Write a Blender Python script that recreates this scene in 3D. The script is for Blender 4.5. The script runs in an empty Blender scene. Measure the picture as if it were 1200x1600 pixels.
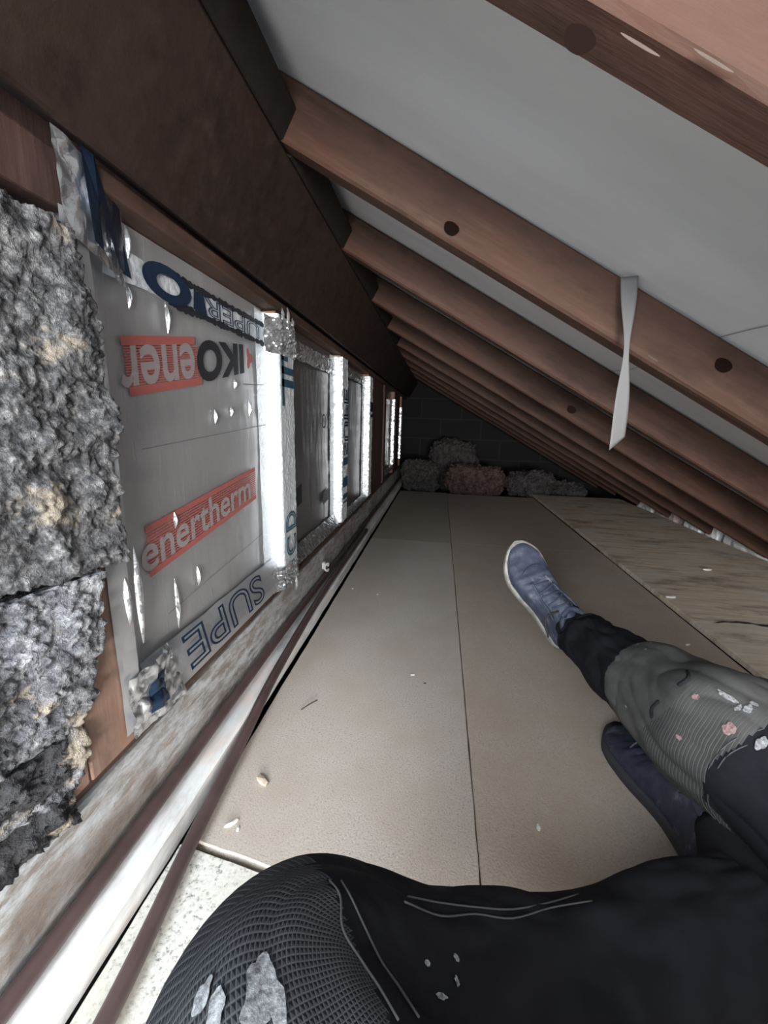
import bpy, bmesh, math, random
from mathutils import Vector as V, Matrix, noise
random.seed(7)
S = bpy.context.scene
COL = S.collection

# ------------------------------------------------------------------ camera, world, light, exposure
CAM = V((0, 0, .6))
R_ = V((.9905, .1342, .0283)); F_ = V((-.1277, .9671, -.2198))
yaw, pitch, roll = .13126042, .221704, .02912447
cy, sy = math.cos(yaw), math.sin(yaw)
F_ = V((-sy*math.cos(pitch), cy*math.cos(pitch), -math.sin(pitch)))
r0 = V((cy, sy, 0)); u0 = r0.cross(F_)
R_ = r0*math.cos(roll)+u0*math.sin(roll); U_ = -r0*math.sin(roll)+u0*math.cos(roll)
cam_data = bpy.data.cameras.new('camera'); cam = bpy.data.objects.new('camera', cam_data); COL.objects.link(cam)
m = Matrix((R_, U_, -F_)).transposed().to_4x4(); m.translation = CAM
cam.matrix_world = m
cam_data.sensor_fit = 'VERTICAL'; cam_data.sensor_height = 32; cam_data.lens = 32*627.45/1600
cam_data.clip_start = .01
S.camera = cam

w = bpy.data.worlds.new('world'); S.world = w; w.use_nodes = True
w.node_tree.nodes['Background'].inputs[0].default_value = (.62, .78, 1, 1)
w.node_tree.nodes['Background'].inputs[1].default_value = .38

def area(name, loc, target, sx, sy_, power, col):
    l = bpy.data.lights.new(name, 'AREA'); l.shape = 'RECTANGLE'; l.size = sx; l.size_y = sy_
    l.energy = power; l.color = col
    o = bpy.data.objects.new(name, l); COL.objects.link(o)
    o.location = loc; o.rotation_euler = (V(target)-V(loc)).to_track_quat('-Z', 'Y').to_euler()
    return o
area('loft_window_light', (-.38, -.85, .85), (.05, .55, .10), .6, .8, 41, (.86, .94, 1))
area('unseen_right_light', (.45, -1.75, .40), (1.25, .9, -.1), 1.0, .34, 105, (1, .96, .92))  # unseen low light behind the camera, lighting the right side

S.view_settings.view_transform = 'Standard'; S.view_settings.look = 'None'
S.view_settings.gamma = 1; S.view_settings.use_curve_mapping = False
S.view_settings.exposure = 0.06

# ------------------------------------------------------------------ helpers
def setp(o, label=None, cat=None, group=None, kind=None):
    if label: o['label'] = label
    if cat: o['category'] = cat
    if group: o['group'] = group
    if kind: o['kind'] = kind
    return o
def empty(name, label, cat, loc=(0, 0, 0), group=None):
    o = bpy.data.objects.new(name, None); COL.objects.link(o); o.location = loc; o.empty_display_size = .05
    return setp(o, label, cat, group)
def mobj(name, verts, faces, mat, parent=None, smooth=True, uvs=None):
    me = bpy.data.meshes.new(name); me.from_pydata([tuple(v) for v in verts], [], faces)
    if uvs:
        uv = me.uv_layers.new(name='UVMap')
        for p in me.polygons:
            for li in p.loop_indices: uv.data[li].uv = uvs[me.loops[li].vertex_index]
    me.update()
    if smooth:
        for p in me.polygons: p.use_smooth = True
    for mm in (mat if isinstance(mat, list) else [mat]): me.materials.append(mm)
    o = bpy.data.objects.new(name, me); COL.objects.link(o)
    if parent:
        o.parent = parent; o.matrix_parent_inverse = Matrix.Translation(-parent.location) if parent.type == 'EMPTY' else Matrix()
    return o
def bevel(o, wd=.003, seg=2):
    b = o.modifiers.new('bevel', 'BEVEL'); b.width = wd; b.segments = seg; b.limit_method = 'ANGLE'; return o
def box(name, x0, x1, y0, y1, z0, z1, mat, parent=None, bv=.003):
    vs = [(x, y, z) for x in (x0, x1) for y in (y0, y1) for z in (z0, z1)]
    fs = [(0, 1, 3, 2), (4, 6, 7, 5), (0, 4, 5, 1), (2, 3, 7, 6), (0, 2, 6, 4), (1, 5, 7, 3)]
    o = mobj(name, vs, fs, mat, parent, False)
    if bv: bevel(o, bv)
    return o
def grid(name, fn, nu, nv, mat, parent=None, smooth=True, closed_v=False, cap=False, uvscale=(1, 1)):
    vs, uv, fs = [], [], []
    for i in range(nu+1):
        for j in range(nv+(0 if closed_v else 1)):
            a, b = i/nu, j/nv
            vs.append(fn(a, b)); uv.append((a*uvscale[0], b*uvscale[1]))
    W = nv if closed_v else nv+1
    for i in range(nu):
        for j in range(nv):
            j2 = (j+1) % W if closed_v else j+1
            fs.append((i*W+j, (i+1)*W+j, (i+1)*W+j2, i*W+j2))
    if cap and closed_v:
        fs.append(tuple(range(W))); fs.append(tuple(reversed(range(nu*W, nu*W+W))))
    return mobj(name, vs, fs, mat, parent, smooth, uv)
def nz(p, s=1.0, o=0): return noise.noise(V(p)*s+V((o*7.3, o*3.1, o*1.7)))
def fz(p, s=1.0, oc=4, o=0): return noise.fractal(V(p)*s+V((o*7.3, o*3.1, o*1.7)), .8, 2.0, oc)
def catmull(P, n):
    out = []
    Q = [V(P[0])*2-V(P[1])]+[V(p) for p in P]+[V(P[-1])*2-V(P[-2])]
    for i in range(1, len(Q)-2):
        for k in range(n):
            t = k/n; a, b, c, d = Q[i-1], Q[i], Q[i+1], Q[i+2]
            out.append(.5*((2*b)+(c-a)*t+(2*a-5*b+4*c-d)*t*t+(3*b-a-3*c+d)*t**3))
    out.append(V(P[-1])); return out
def tube(name, P, r, mat, parent=None, seg=10, n=8, flat=1.0):
    C = catmull(P, n) if n > 1 else [V(p) for p in P]
    vs = []
    for i, c in enumerate(C):
        t = (C[min(i+1, len(C)-1)]-C[max(i-1, 0)]).normalized()
        a = t.cross(V((0, 0, 1)) if abs(t.z) < .9 else V((1, 0, 0))).normalized(); b = t.cross(a)
        rr = r if not callable(r) else r(i/(len(C)-1))
        for k in range(seg):
            q = 2*math.pi*k/seg
            vs.append(c+a*math.cos(q)*rr+b*math.sin(q)*rr*flat)
    fs = []
    for i in range(len(C)-1):
        for k in range(seg):
            k2 = (k+1) % seg
            fs.append((i*seg+k, i*seg+k2, (i+1)*seg+k2, (i+1)*seg+k))
    fs.append(tuple(reversed(range(seg)))); fs.append(tuple(range((len(C)-1)*seg, len(C)*seg)))
    return mobj(name, vs, fs, mat, parent)

# ------------------------------------------------------------------ materials
def mat(name, base=(.5, .5, .5), rough=.6, metal=0.0):
    m = bpy.data.materials.new(name); m.use_nodes = True
    n = m.node_tree.nodes; b = n['Principled BSDF']
    b.inputs['Base Color'].default_value = (*base, 1); b.inputs['Roughness'].default_value = rough
    b.inputs['Metallic'].default_value = metal
    return m, m.node_tree, b
def tex(nt, typ, scale=5, coord='Object', stretch=(1, 1, 1), **kw):
    tc = nt.nodes.new('ShaderNodeTexCoord'); mp = nt.nodes.new('ShaderNodeMapping'); mp.inputs['Scale'].default_value = stretch
    nt.links.new(tc.outputs[coord], mp.inputs[0])
    t = nt.nodes.new(typ); t.inputs['Scale'].default_value = scale
    for k, v in kw.items():
        if k in t.inputs: t.inputs[k].default_value = v
    nt.links.new(mp.outputs[0], t.inputs['Vector']); return t
def ramp(nt, src, stops):
    r = nt.nodes.new('ShaderNodeValToRGB'); nt.links.new(src, r.inputs[0])
    e = r.color_ramp.elements
    while len(e) < len(stops): e.new(.5)
    for i, (p, c) in enumerate(stops):
        e[i].position = p; e[i].color = (*c, 1) if len(c) == 3 else c
    return r.outputs[0]
def mix(nt, f, a, b, mode='MIX'):
    n = nt.nodes.new('ShaderNodeMix'); n.data_type = 'RGBA'; n.blend_type = mode
    for s, v in ((0, f), (6, a), (7, b)):
        if isinstance(v, (int, float)): n.inputs[s].default_value = v
        elif isinstance(v, tuple): n.inputs[s].default_value = (*v, 1)
        else: nt.links.new(v, n.inputs[s])
    return n.outputs[2]
def bump(nt, b, src, strength=.3, dist=.002, prev=None):
    n = nt.nodes.new('ShaderNodeBump'); n.inputs['Strength'].default_value = strength; n.inputs['Distance'].default_value = dist
    nt.links.new(src, n.inputs['Height'])
    if prev: nt.links.new(prev, n.inputs['Normal'])
    nt.links.new(n.outputs[0], b.inputs['Normal']); return n.outputs[0]
def B3(c): return ramp
def wood(name, c1, c2, c3, axis='x', rough=.65, knots=True, gs=1.0):
    m, nt, b = mat(name, c1, rough)
    st = {'x': (1, 14, 14), 'y': (14, 1, 14), 'z': (14, 14, 1)}[axis]
    g = tex(nt, 'ShaderNodeTexNoise', 3*gs, stretch=st, Detail=6, Roughness=.65)
    col = ramp(nt, g.outputs[0], [(.3, c1), (.55, c2), (.75, c3)])
    big = tex(nt, 'ShaderNodeTexNoise', 2.2, stretch=(1, 1, 1), Detail=3)
    col = mix(nt, ramp(nt, big.outputs[0], [(.35, (0, 0, 0)), (.7, (.55, .55, .55))]), col, tuple(x*1.5 for x in c2))
    if knots:
        k = tex(nt, 'ShaderNodeTexVoronoi', 3.0, stretch={'x': (1, 2.2, 2.2), 'y': (2.2, 1, 2.2), 'z': (2.2, 2.2, 1)}[axis])
        col = mix(nt, ramp(nt, k.outputs['Distance'], [(.05, (1, 1, 1)), (.11, (0, 0, 0))]), col, tuple(x*.35 for x in c1))
    b.inputs['Specular IOR Level'].default_value = .22
    bl_ = tex(nt, 'ShaderNodeTexNoise', 9, stretch={'x': (.6, 1.6, 1.6), 'y': (1.6, .6, 1.6), 'z': (1.6, 1.6, .6)}[axis], Detail=5, Roughness=.7)
    col = mix(nt, .75, col, ramp(nt, bl_.outputs[0], [(.32, (.55, .50, .48)), (.5, (1, 1, 1)), (.68, (1.0, .80, .70))]), 'MULTIPLY')
    nt.links.new(col, b.inputs['Base Color'])
    bump(nt, b, g.outputs[0], .35, .003)
    return m
RAFTER = wood('rafter_wood', (.036, .0185, .013), (.060, .032, .023), (.105, .062, .046))
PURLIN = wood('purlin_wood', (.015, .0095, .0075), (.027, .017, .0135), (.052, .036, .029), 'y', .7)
PLATE = wood('plate_wood', (.05, .03, .022), (.085, .052, .04), (.16, .10, .078), 'y', .7, False)
STUD = wood('stud_wood', (.19, .115, .085), (.27, .175, .135), (.36, .26, .21), 'z', .75, False)
DUSTY = wood('dusty_timber', (.17, .145, .125), (.33, .31, .29), (.55, .55, .54), 'y', .85, False, 1.6)
WHITET = wood('whitewashed_timber', (.62, .63, .62), (.80, .82, .82), (.9, .91, .9), 'y', .8, False, 1.5)
SHADEBLK = wood('shade_black_timber', (.010, .008, .007), (.016, .012, .010), (.024, .018, .015), 'y', .9, False)  # near-black colour holds the shade of the band above the purlin
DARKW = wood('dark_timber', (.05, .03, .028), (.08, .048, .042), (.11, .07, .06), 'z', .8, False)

def chip(name, base, sp=1.0, fs=330):
    m, nt, b = mat(name, base, .8)
    f = tex(nt, 'ShaderNodeTexNoise', fs, Detail=2, Roughness=.7)
    col = ramp(nt, f.outputs[0], [(.30, tuple(x*(1-.45*sp) for x in base)), (.43, base), (.62, tuple(min(1, x*(1+.12*sp)) for x in base)), (.75, tuple(min(1, x*(1+.4*sp)) for x in base))])
    g = tex(nt, 'ShaderNodeTexNoise', 7, Detail=5, Roughness=.6)
    col = mix(nt, ramp(nt, g.outputs[0], [(.42, (0, 0, 0)), (.66, (.8, .8, .8))]), col, (base[0]*.95, base[1]*.91, base[2]*.84))
    v = tex(nt, 'ShaderNodeTexVoronoi', 70)
    col = mix(nt, ramp(nt, v.outputs['Distance'], [(.06, (.5*sp, .5*sp, .5*sp)), (.12, (0, 0, 0))]), col, tuple(x*.5 for x in base))
    nt.links.new(col, b.inputs['Base Color'])
    bump(nt, b, f.outputs[0], .25, .0015)
    return m
g = tex(DUSTY.node_tree, 'ShaderNodeTexNoise', 26, stretch=(2.5, .8, 2.5), Detail=6, Roughness=.75)
bd = DUSTY.node_tree.nodes['Principled BSDF']; prevc = bd.inputs['Base Color'].links[0].from_socket
g9 = tex(DUSTY.node_tree, 'ShaderNodeTexNoise', 3.2, stretch=(1.5, .8, 1.5), Detail=4, Roughness=.6)
cc = mix(DUSTY.node_tree, ramp(DUSTY.node_tree, g.outputs[0], [(.42, (0, 0, 0)), (.60, (.8, .8, .8))]), prevc, (.60, .64, .67))
cc = mix(DUSTY.node_tree, ramp(DUSTY.node_tree, g9.outputs[0], [(.50, (0, 0, 0)), (.62, (.75, .75, .75))]), cc, (.19, .14, .11))
DUSTY.node_tree.links.new(cc, bd.inputs['Base Color']); bump(DUSTY.node_tree, bd, g.outputs[0], .6, .004)
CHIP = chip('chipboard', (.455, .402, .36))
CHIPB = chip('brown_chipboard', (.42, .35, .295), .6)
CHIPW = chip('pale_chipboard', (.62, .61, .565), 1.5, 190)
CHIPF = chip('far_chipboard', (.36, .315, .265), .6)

# plywood with a jagged split
m, nt, b = mat('old_plywood', (.35, .27, .19), .75); PLY = m
g = tex(nt, 'ShaderNodeTexNoise', 3, stretch=(2, 16, 2), Detail=6, Roughness=.6)
col = ramp(nt, g.outputs[0], [(.3, (.46, .35, .25)), (.5, (.66, .54, .41)), (.72, (.78, .67, .54))])
g2 = tex(nt, 'ShaderNodeTexNoise', 4.5, Detail=4)
col = mix(nt, ramp(nt, g2.outputs[0], [(.45, (0, 0, 0)), (.7, (.6, .6, .6))]), col, (.62, .61, .56))
g5 = tex(nt, 'ShaderNodeTexNoise', 3.1, stretch=(1, 2.5, 1), Detail=5, Roughness=.7)
col = mix(nt, ramp(nt, g5.outputs[0], [(.52, (0, 0, 0)), (.66, (.7, .7, .7))]), col, (.19, .13, .09))
nt.links.new(col, b.inputs['Base Color']); bump(nt, b, g.outputs[0], .2, .002)
m, nt, b = mat('split_dark', (.03, .02, .015), .9); SPLIT = m

# roofing underlay
m, nt, b = mat('roof_underlay', (.7, .7, .7), .7); FELT = m
g = tex(nt, 'ShaderNodeTexNoise', 2.0, stretch=(1, 5, 1), Detail=4, Roughness=.5)
nt.links.new(ramp(nt, g.outputs[0], [(.3, (.66, .675, .69)), (.7, (.80, .805, .81))]), b.inputs['Base Color'])
g = tex(nt, 'ShaderNodeTexNoise', 300, Detail=2); bump(nt, b, g.outputs[0], .15, .001)
m, nt, b = mat('underlay_lap', (.30, .30, .31), .8); LAP = m
m, nt, b = mat('underlay_strip', (.125, .125, .125), .7); STRIPM = m

# foils
m, nt, b = mat('foil_face', (.46, .46, .48), .36, .58); FOIL = m
g = tex(nt, 'ShaderNodeTexNoise', 6, stretch=(1, 6, 1), Detail=5, Roughness=.6)
p = bump(nt, b, g.outputs[0], .18, .004)
g3 = tex(nt, 'ShaderNodeTexNoise', 30, stretch=(1, 5, .7), Detail=3)
bump(nt, b, ramp(nt, g3.outputs[0], [(.62, (0, 0, 0)), (.72, (1, 1, 1))]), .22, .001, p)
nt.links.new(ramp(nt, tex(nt, 'ShaderNodeTexNoise', 3, Detail=4).outputs[0], [(.3, (.50, .50, .505)), (.7, (.64, .65, .67))]), b.inputs['Base Color'])
m, nt, b = mat('foil_face_shaded', (.40, .39, .40), .30, .88); FOILD = m  # darker foil copy; dim reflections of the farther bays put into its colour
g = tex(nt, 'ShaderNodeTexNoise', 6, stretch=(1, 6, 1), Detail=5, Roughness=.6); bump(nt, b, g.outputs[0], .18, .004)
m, nt, b = mat('foil_tape', (.80, .83, .86), .24, .88); TAPE = m
v = tex(nt, 'ShaderNodeTexVoronoi', 45, stretch=(1, 1, .6)); v.feature = 'DISTANCE_TO_EDGE'
p = bump(nt, b, ramp(nt, v.outputs['Distance'], [(0, (0, 0, 0)), (.25, (1, 1, 1))]), .45, .002)
g = tex(nt, 'ShaderNodeTexNoise', 120, Detail=3); bump(nt, b, g.outputs[0], .5, .0012, p)
m, nt, b = mat('smooth_tape', (.62, .63, .65), .30, .6); TAPES = m
g = tex(nt, 'ShaderNodeTexNoise', 22, Detail=3); bump(nt, b, g.outputs[0], .35, .003)
m, nt, b = mat('embossed_tape', (.86, .91, .95), .40, .35); TAPEB = m
g = tex(nt, 'ShaderNodeTexNoise', 140, Detail=3); bump(nt, b, g.outputs[0], .8, .0015)
m, nt, b = mat('tape_navy', (.018, .04, .085), .28, .35); NAVY = m
g = tex(nt, 'ShaderNodeTexNoise', 60, Detail=3); bump(nt, b, g.outputs[0], .5, .002)
m, nt, b = mat('tape_blue', (.06, .16, .24), .3, .45); BLUE = m
RED = mat('print_red', (.40, .115, .10), .6)[0]
PALE = mat('print_pale', (.43, .37, .38), .5, .3)[0]
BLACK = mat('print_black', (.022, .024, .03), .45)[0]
LINE = mat('board_line', (.24, .24, .25), .5, .3)[0]
DARKGAP = mat('dark_gap', (.01, .009, .009), .95)[0]

# masonry
def masonry(name, stops, sc=60):
    m, nt, b = mat(name, (.2, .2, .2), .95)
    v = tex(nt, 'ShaderNodeTexNoise', sc, Detail=6, Roughness=.75)
    col = ramp(nt, v.outputs[0], stops)
    g = tex(nt, 'ShaderNodeTexNoise', 11, Detail=4, Roughness=.65)
    col = mix(nt, ramp(nt, g.outputs[0], [(.60, (0, 0, 0)), (.66, (1, 1, 1))]), col, (.42, .36, .29))
    nt.links.new(col, b.inputs['Base Color'])
    p = bump(nt, b, v.outputs[0], 1.0, .012)
    w2 = tex(nt, 'ShaderNodeTexVoronoi', 110); bump(nt, b, w2.outputs['Distance'], .6, .004, p)
    return m
BLOCK = masonry('clinker_block', [(.34, (.018, .018, .021)), (.46, (.085, .086, .092)), (.56, (.20, .20, .205)), (.68, (.44, .44, .43))], 75)
BLOCK2 = masonry('lilac_grey_block', [(.32, (.04, .04, .048)), (.47, (.14, .143, .16)), (.56, (.28, .285, .30)), (.68, (.52, .52, .53))], 50)
RUBBLE = masonry('dark_rubble', [(.35, (.012, .012, .014)), (.6, (.05, .05, .055)), (.8, (.11, .11, .12))], 30)  # near-black rubble tones, used in the hole and beside it
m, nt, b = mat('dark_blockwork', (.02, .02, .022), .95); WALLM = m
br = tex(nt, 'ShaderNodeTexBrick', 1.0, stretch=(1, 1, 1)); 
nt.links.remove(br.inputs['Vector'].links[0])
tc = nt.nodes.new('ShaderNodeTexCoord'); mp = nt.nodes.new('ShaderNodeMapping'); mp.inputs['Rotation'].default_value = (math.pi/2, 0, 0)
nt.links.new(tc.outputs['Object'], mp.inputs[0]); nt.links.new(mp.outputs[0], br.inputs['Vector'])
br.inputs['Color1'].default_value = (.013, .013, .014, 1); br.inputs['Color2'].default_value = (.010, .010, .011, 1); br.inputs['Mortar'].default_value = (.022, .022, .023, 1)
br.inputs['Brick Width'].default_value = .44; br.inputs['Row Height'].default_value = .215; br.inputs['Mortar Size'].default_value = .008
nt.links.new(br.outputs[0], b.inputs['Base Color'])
def rough_simple(name, c1, c2, sc=20, rough=.9, bs=.4, bd=.004):
    m, nt, b = mat(name, c1, rough)
    g = tex(nt, 'ShaderNodeTexNoise', sc, Detail=5, Roughness=.65)
    nt.links.new(ramp(nt, g.outputs[0], [(.35, c1), (.65, c2)]), b.inputs['Base Color']); bump(nt, b, g.outputs[0], bs, bd)
    return m
WOOLP = rough_simple('pinkish_mineral_wool', (.035, .020, .018), (.13, .08, .074), 25, 1, .8, .02)
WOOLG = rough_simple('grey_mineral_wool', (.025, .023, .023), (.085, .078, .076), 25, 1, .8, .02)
WHITEB = rough_simple('whitewashed_brick', (.62, .60, .58), (.86, .85, .83), 14)
PINKB = rough_simple('pinkish_brick', (.38, .27, .24), (.60, .50, .47), 14)
PAPERW = rough_simple('white_crumpled_foam', (.8, .84, .84), (.9, .93, .93), 10)
PIPE = rough_simple('brown_painted_pipe', (.060, .038, .037), (.090, .058, .056), 14, .42, .15, .001)
PLASTER = mat('white_plaster', (.72, .70, .66), .9)[0]
SPLINT = mat('dark_splinter', (.05, .04, .035), .9)[0]
BENEATH = rough_simple('joist_void', (.02, .018, .016), (.045, .038, .03), 10)

# clothing
def cloth(name, c1, c2, waffle=0, waffle_scale=(1, 1), rough=.9, paint=0, paintc=(.55, .55, .54), wk=2.1):
    m, nt, b = mat(name, c1, rough)
    b.inputs['Specular IOR Level'].default_value = .1
    g = tex(nt, 'ShaderNodeTexNoise', 14, Detail=5, Roughness=.6)
    col = ramp(nt, g.outputs[0], [(.3, c1), (.7, c2)])
    prev = None
    if waffle:
        tc = nt.nodes.new('ShaderNodeTexCoord'); sx = nt.nodes.new('ShaderNodeSeparateXYZ'); nt.links.new(tc.outputs['UV'], sx.inputs[0])
        hs = []
        for k in (0, 1):
            a = nt.nodes.new('ShaderNodeMath'); a.operation = 'MULTIPLY'; nt.links.new(sx.outputs[k], a.inputs[0]); a.inputs[1].default_value = waffle_scale[k]*2*math.pi
            s = nt.nodes.new('ShaderNodeMath'); s.operation = 'SINE'; nt.links.new(a.outputs[0], s.inputs[0]); hs.append(s.outputs[0])
        mx = nt.nodes.new('ShaderNodeMath'); mx.operation = 'MAXIMUM'; nt.links.new(hs[0], mx.inputs[0])
        if waffle == 2: nt.links.new(hs[1], mx.inputs[1])
        else: mx.inputs[1].default_value = -1
        h = mx.outputs[0]
        col = mix(nt, ramp(nt, h, [(.5, (0, 0, 0)), (1, (1, 1, 1))]), col, tuple(x*wk for x in c2))
        prev = bump(nt, b, h, .7, .0006)
    if paint:
        q = tex(nt, 'ShaderNodeTexNoise', paint, Detail=4, Roughness=.6)
        col = mix(nt, ramp(nt, q.outputs[0], [(.655, (0, 0, 0)), (.69, (1, 1, 1))]), col, paintc)
    nt.links.new(col, b.inputs['Base Color'])
    f = tex(nt, 'ShaderNodeTexNoise', 400, Detail=2); bump(nt, b, f.outputs[0], .2, .001, prev)
    return m
CL_DARK = cloth('charcoal_twill', (.0085, .0085, .011), (.017, .017, .021))
CL_WAF = cloth('waffle_knee_fabric', (.022, .023, .026), (.038, .039, .043), 2, (430, 210), paint=0, wk=2.0)
CL_GREY = cloth('worn_grey_fabric', (.050, .049, .048), (.11, .108, .102), paint=11)
CL_RIB = cloth('ribbed_grey_fabric', (.042, .041, .040), (.072, .071, .068), 2, (300, 1), paint=9, paintc=(.42, .40, .40), wk=1.35)
STITCH = mat('grey_stitching', (.060, .060, .064), .9)[0]
SOCK = cloth('black_sock', (.012, .012, .014), (.022, .022, .025))
def shoe_mat(name, c1, c2, c3):
    m, nt, b = mat(name, c1, .6)
    g = tex(nt, 'ShaderNodeTexNoise', 16, stretch=(1, 2.2, 1), Detail=6, Roughness=.65)
    nt.links.new(ramp(nt, g.outputs[0], [(.35, c1), (.55, c2), (.74, c3)]), b.inputs['Base Color']); bump(nt, b, g.outputs[0], .5, .004); return m
SHOE = shoe_mat('navy_suede', (.026, .034, .060), (.062, .072, .108), (.26, .27, .31))
SHOED = shoe_mat('shaded_dusty_suede', (.012, .014, .028), (.026, .030, .050), (.15, .15, .165))  # darker copy of the navy suede; shade under the leg put into it
SOLE = rough_simple('grubby_sole', (.22, .21, .19), (.46, .44, .40), 40)
SOLED = mat('dark_sole', (.03, .03, .035), .8)[0]
LACE = mat('navy_lace', (.05, .065, .11), .8)[0]
PAINT = rough_simple('dried_white_paint', (.10, .10, .105), (.36, .37, .38), 260)
PAINTP = rough_simple('dried_pink_paint', (.16, .09, .09), (.34, .22, .22), 260)
SCUFF = mat('scuffed_seam', (.12, .12, .14), .8)[0]
SKIN = mat('skin', (.5, .32, .25), .6)[0]

# ------------------------------------------------------------------ structure
TH = .50420033
N_ = V((math.sin(TH), 0, math.cos(TH))); CC = math.sin(TH)*1.59
def roofz(x, off=0): return (CC+off-N_.x*x)/N_.z
DEP = .082
setp(box('floor', -.75, 2.1, -.9, 4.8, -.16, -.12, BENEATH, bv=0), kind='structure')
def felt_fn(a, b):
    x = -1.0+a*3.1; y = -.9+b*5.6
    k = ((y-.315)/.43) % 1.0
    sag = math.sin(math.pi*k)*.012+.010*nz((x*1.2, y*3, 0), 1, 3)*math.sin(math.pi*k)+.006*nz((x*.8, y*7, 0), 1, 5)*math.sin(math.pi*k)
    sag += .007*math.sin(math.pi*k)*nz((x*5+y*2.2, y*.8, 1), 1, 8)
    off = DEP+.004-sag*.8
    return (x, y, roofz(x, off))
setp(grid('ceiling', felt_fn, 120, 260, FELT), kind='structure')
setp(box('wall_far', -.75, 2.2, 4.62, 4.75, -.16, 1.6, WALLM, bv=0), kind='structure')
setp(box('wall_left', -.60, -.492, .44, 4.62, -.12, 1.16, DARKW, bv=0), kind='structure')
# lap lines of the underlay: overlapping lower sheet edge
def lap(x, y0, y1):
    def f(a, b):
        yy = y0+(y1-y0)*a; p = V(felt_fn((x+1)/3.1, (yy+.9)/5.6)); return p+N_*(-.0012-.001*b)+V((.0022*(b-.5), 0, 0))+V((.002*nz((yy, x, 0), 5), 0, 0))
    return f
setp(grid('trim_1', lap(.42, -.4, 4.5), 120, 2, LAP), kind='structure')

# ------------------------------------------------------------------ roof timbers
def timber(name, label, cat, P0, P1, wd, dep, up, m, group=None, sag=0.002, seed=0, nseg=40):
    """bevelled, slightly wavering sawn beam from P0 to P1 (centre of its lower face); local X is its length"""
    P0, P1 = V(P0), V(P1); L = (P1-P0).length; t = (P1-P0).normalized(); up = V(up); s = up.cross(t).normalized(); up = t.cross(s)
    b = .004; prof = [(-wd/2+b, 0), (wd/2-b, 0), (wd/2, b), (wd/2, dep-b), (wd/2-b, dep), (-wd/2+b, dep), (-wd/2, dep-b), (-wd/2, b)]
    vs, fs = [], []
    for i in range(nseg+1):
        x = L*i/nseg
        for k, (y, z) in enumerate(prof):
            j = .0012*nz((x*9, k*3.3, seed), 1, seed)
            vs.append((x, y+sag*nz((x*1.4, 0, seed*5.1), 1)*1.5+j, z+sag*nz((x*1.2, 9, seed*3.7), 1)+j))
    for i in range(nseg):
        for k in range(8):
            k2 = (k+1) % 8; fs.append((i*8+k, (i+1)*8+k, (i+1)*8+k2, i*8+k2))
    fs.append(tuple(range(8))); fs.append(tuple(reversed(range(nseg*8, nseg*8+8))))
    o = mobj(name, vs, fs, m, None, False)
    mw = Matrix((t, s, up)).transposed().to_4x4(); mw.translation = P0; o.matrix_world = mw
    bm = bmesh.new(); bm.from_mesh(o.data); bmesh.ops.recalc_face_normals(bm, faces=bm.faces); bm.to_mesh(o.data); bm.free()
    return setp(o, label, cat, group)
raf_labels = ['brown roof rafter nearest the camera, crossing the upper right corner',
 'brown roof rafter with the grey strip hanging down its face, second from the camera',
 'brown rafter just below the one with the hanging grey strip, third from the camera',
 'brown roof rafter, fourth from the camera, ending above the white rubble at the eaves',
 'shadowed brown rafter, fifth from the camera, beyond the shoe',
 'dim brown rafter, sixth from the camera, over the far floor boards',
 'dim brown rafter, seventh from the camera, near the end of the floor boards',
 'dark rafter, eighth from the camera, above the mineral wool heap',
 'dark rafter, ninth from the camera, just past the mineral wool heap',
 'darkest and farthest rafter, close to the end wall']
for i, lb in enumerate(raf_labels):
    y = [.316, .742, 1.151, 1.60][i] if i < 4 else 1.60+.43*(i-3)
    x0, x1 = -.465, 1.552
    timber('rafter', lb, 'rafter', (x0, y, roofz(x0)), (x1, y, roofz(x1)), .040, DEP, N_, RAFTER, 'roof rafters', .003, i+1, 60)
# purlin, perpendicular to the slope
pt = V((-.274, 0, roofz(-.274))); pb = pt-N_*.19
S_ = V((-N_.z, 0, N_.x))
c = pb+S_*.0375
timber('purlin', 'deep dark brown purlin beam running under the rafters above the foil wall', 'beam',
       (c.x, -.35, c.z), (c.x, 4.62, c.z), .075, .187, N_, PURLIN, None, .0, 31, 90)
ys = [-.114, .316, .742, 1.151, 1.60, 2.03, 2.46]
for i in range(6):  # added blocks supply the dark band of shade between purlin and underlay
    cb = pt+S_*.024
    bl = ['above the camera end of the purlin', 'between the first and second rafters', 'between the second and third rafters', 'between the third and fourth rafters', 'between the fourth and fifth rafters', 'between the fifth and sixth rafters'][i]
    timber('purlin_shade_block', 'added black block for the dark band on top of the purlin '+bl, 'timber block', (cb.x, ys[i]+.021, cb.z), (cb.x, ys[i+1]-.021, cb.z), .045, .052, N_, SHADEBLK, 'blocks on the purlin', 0, 50+i, 8)
o = box('head_plate', -.478, -.388, .45, 4.6, .8435, .866, PLATE); setp(o, 'thin brown timber plate under the purlin on top of the foil wall', 'beam')

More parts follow.
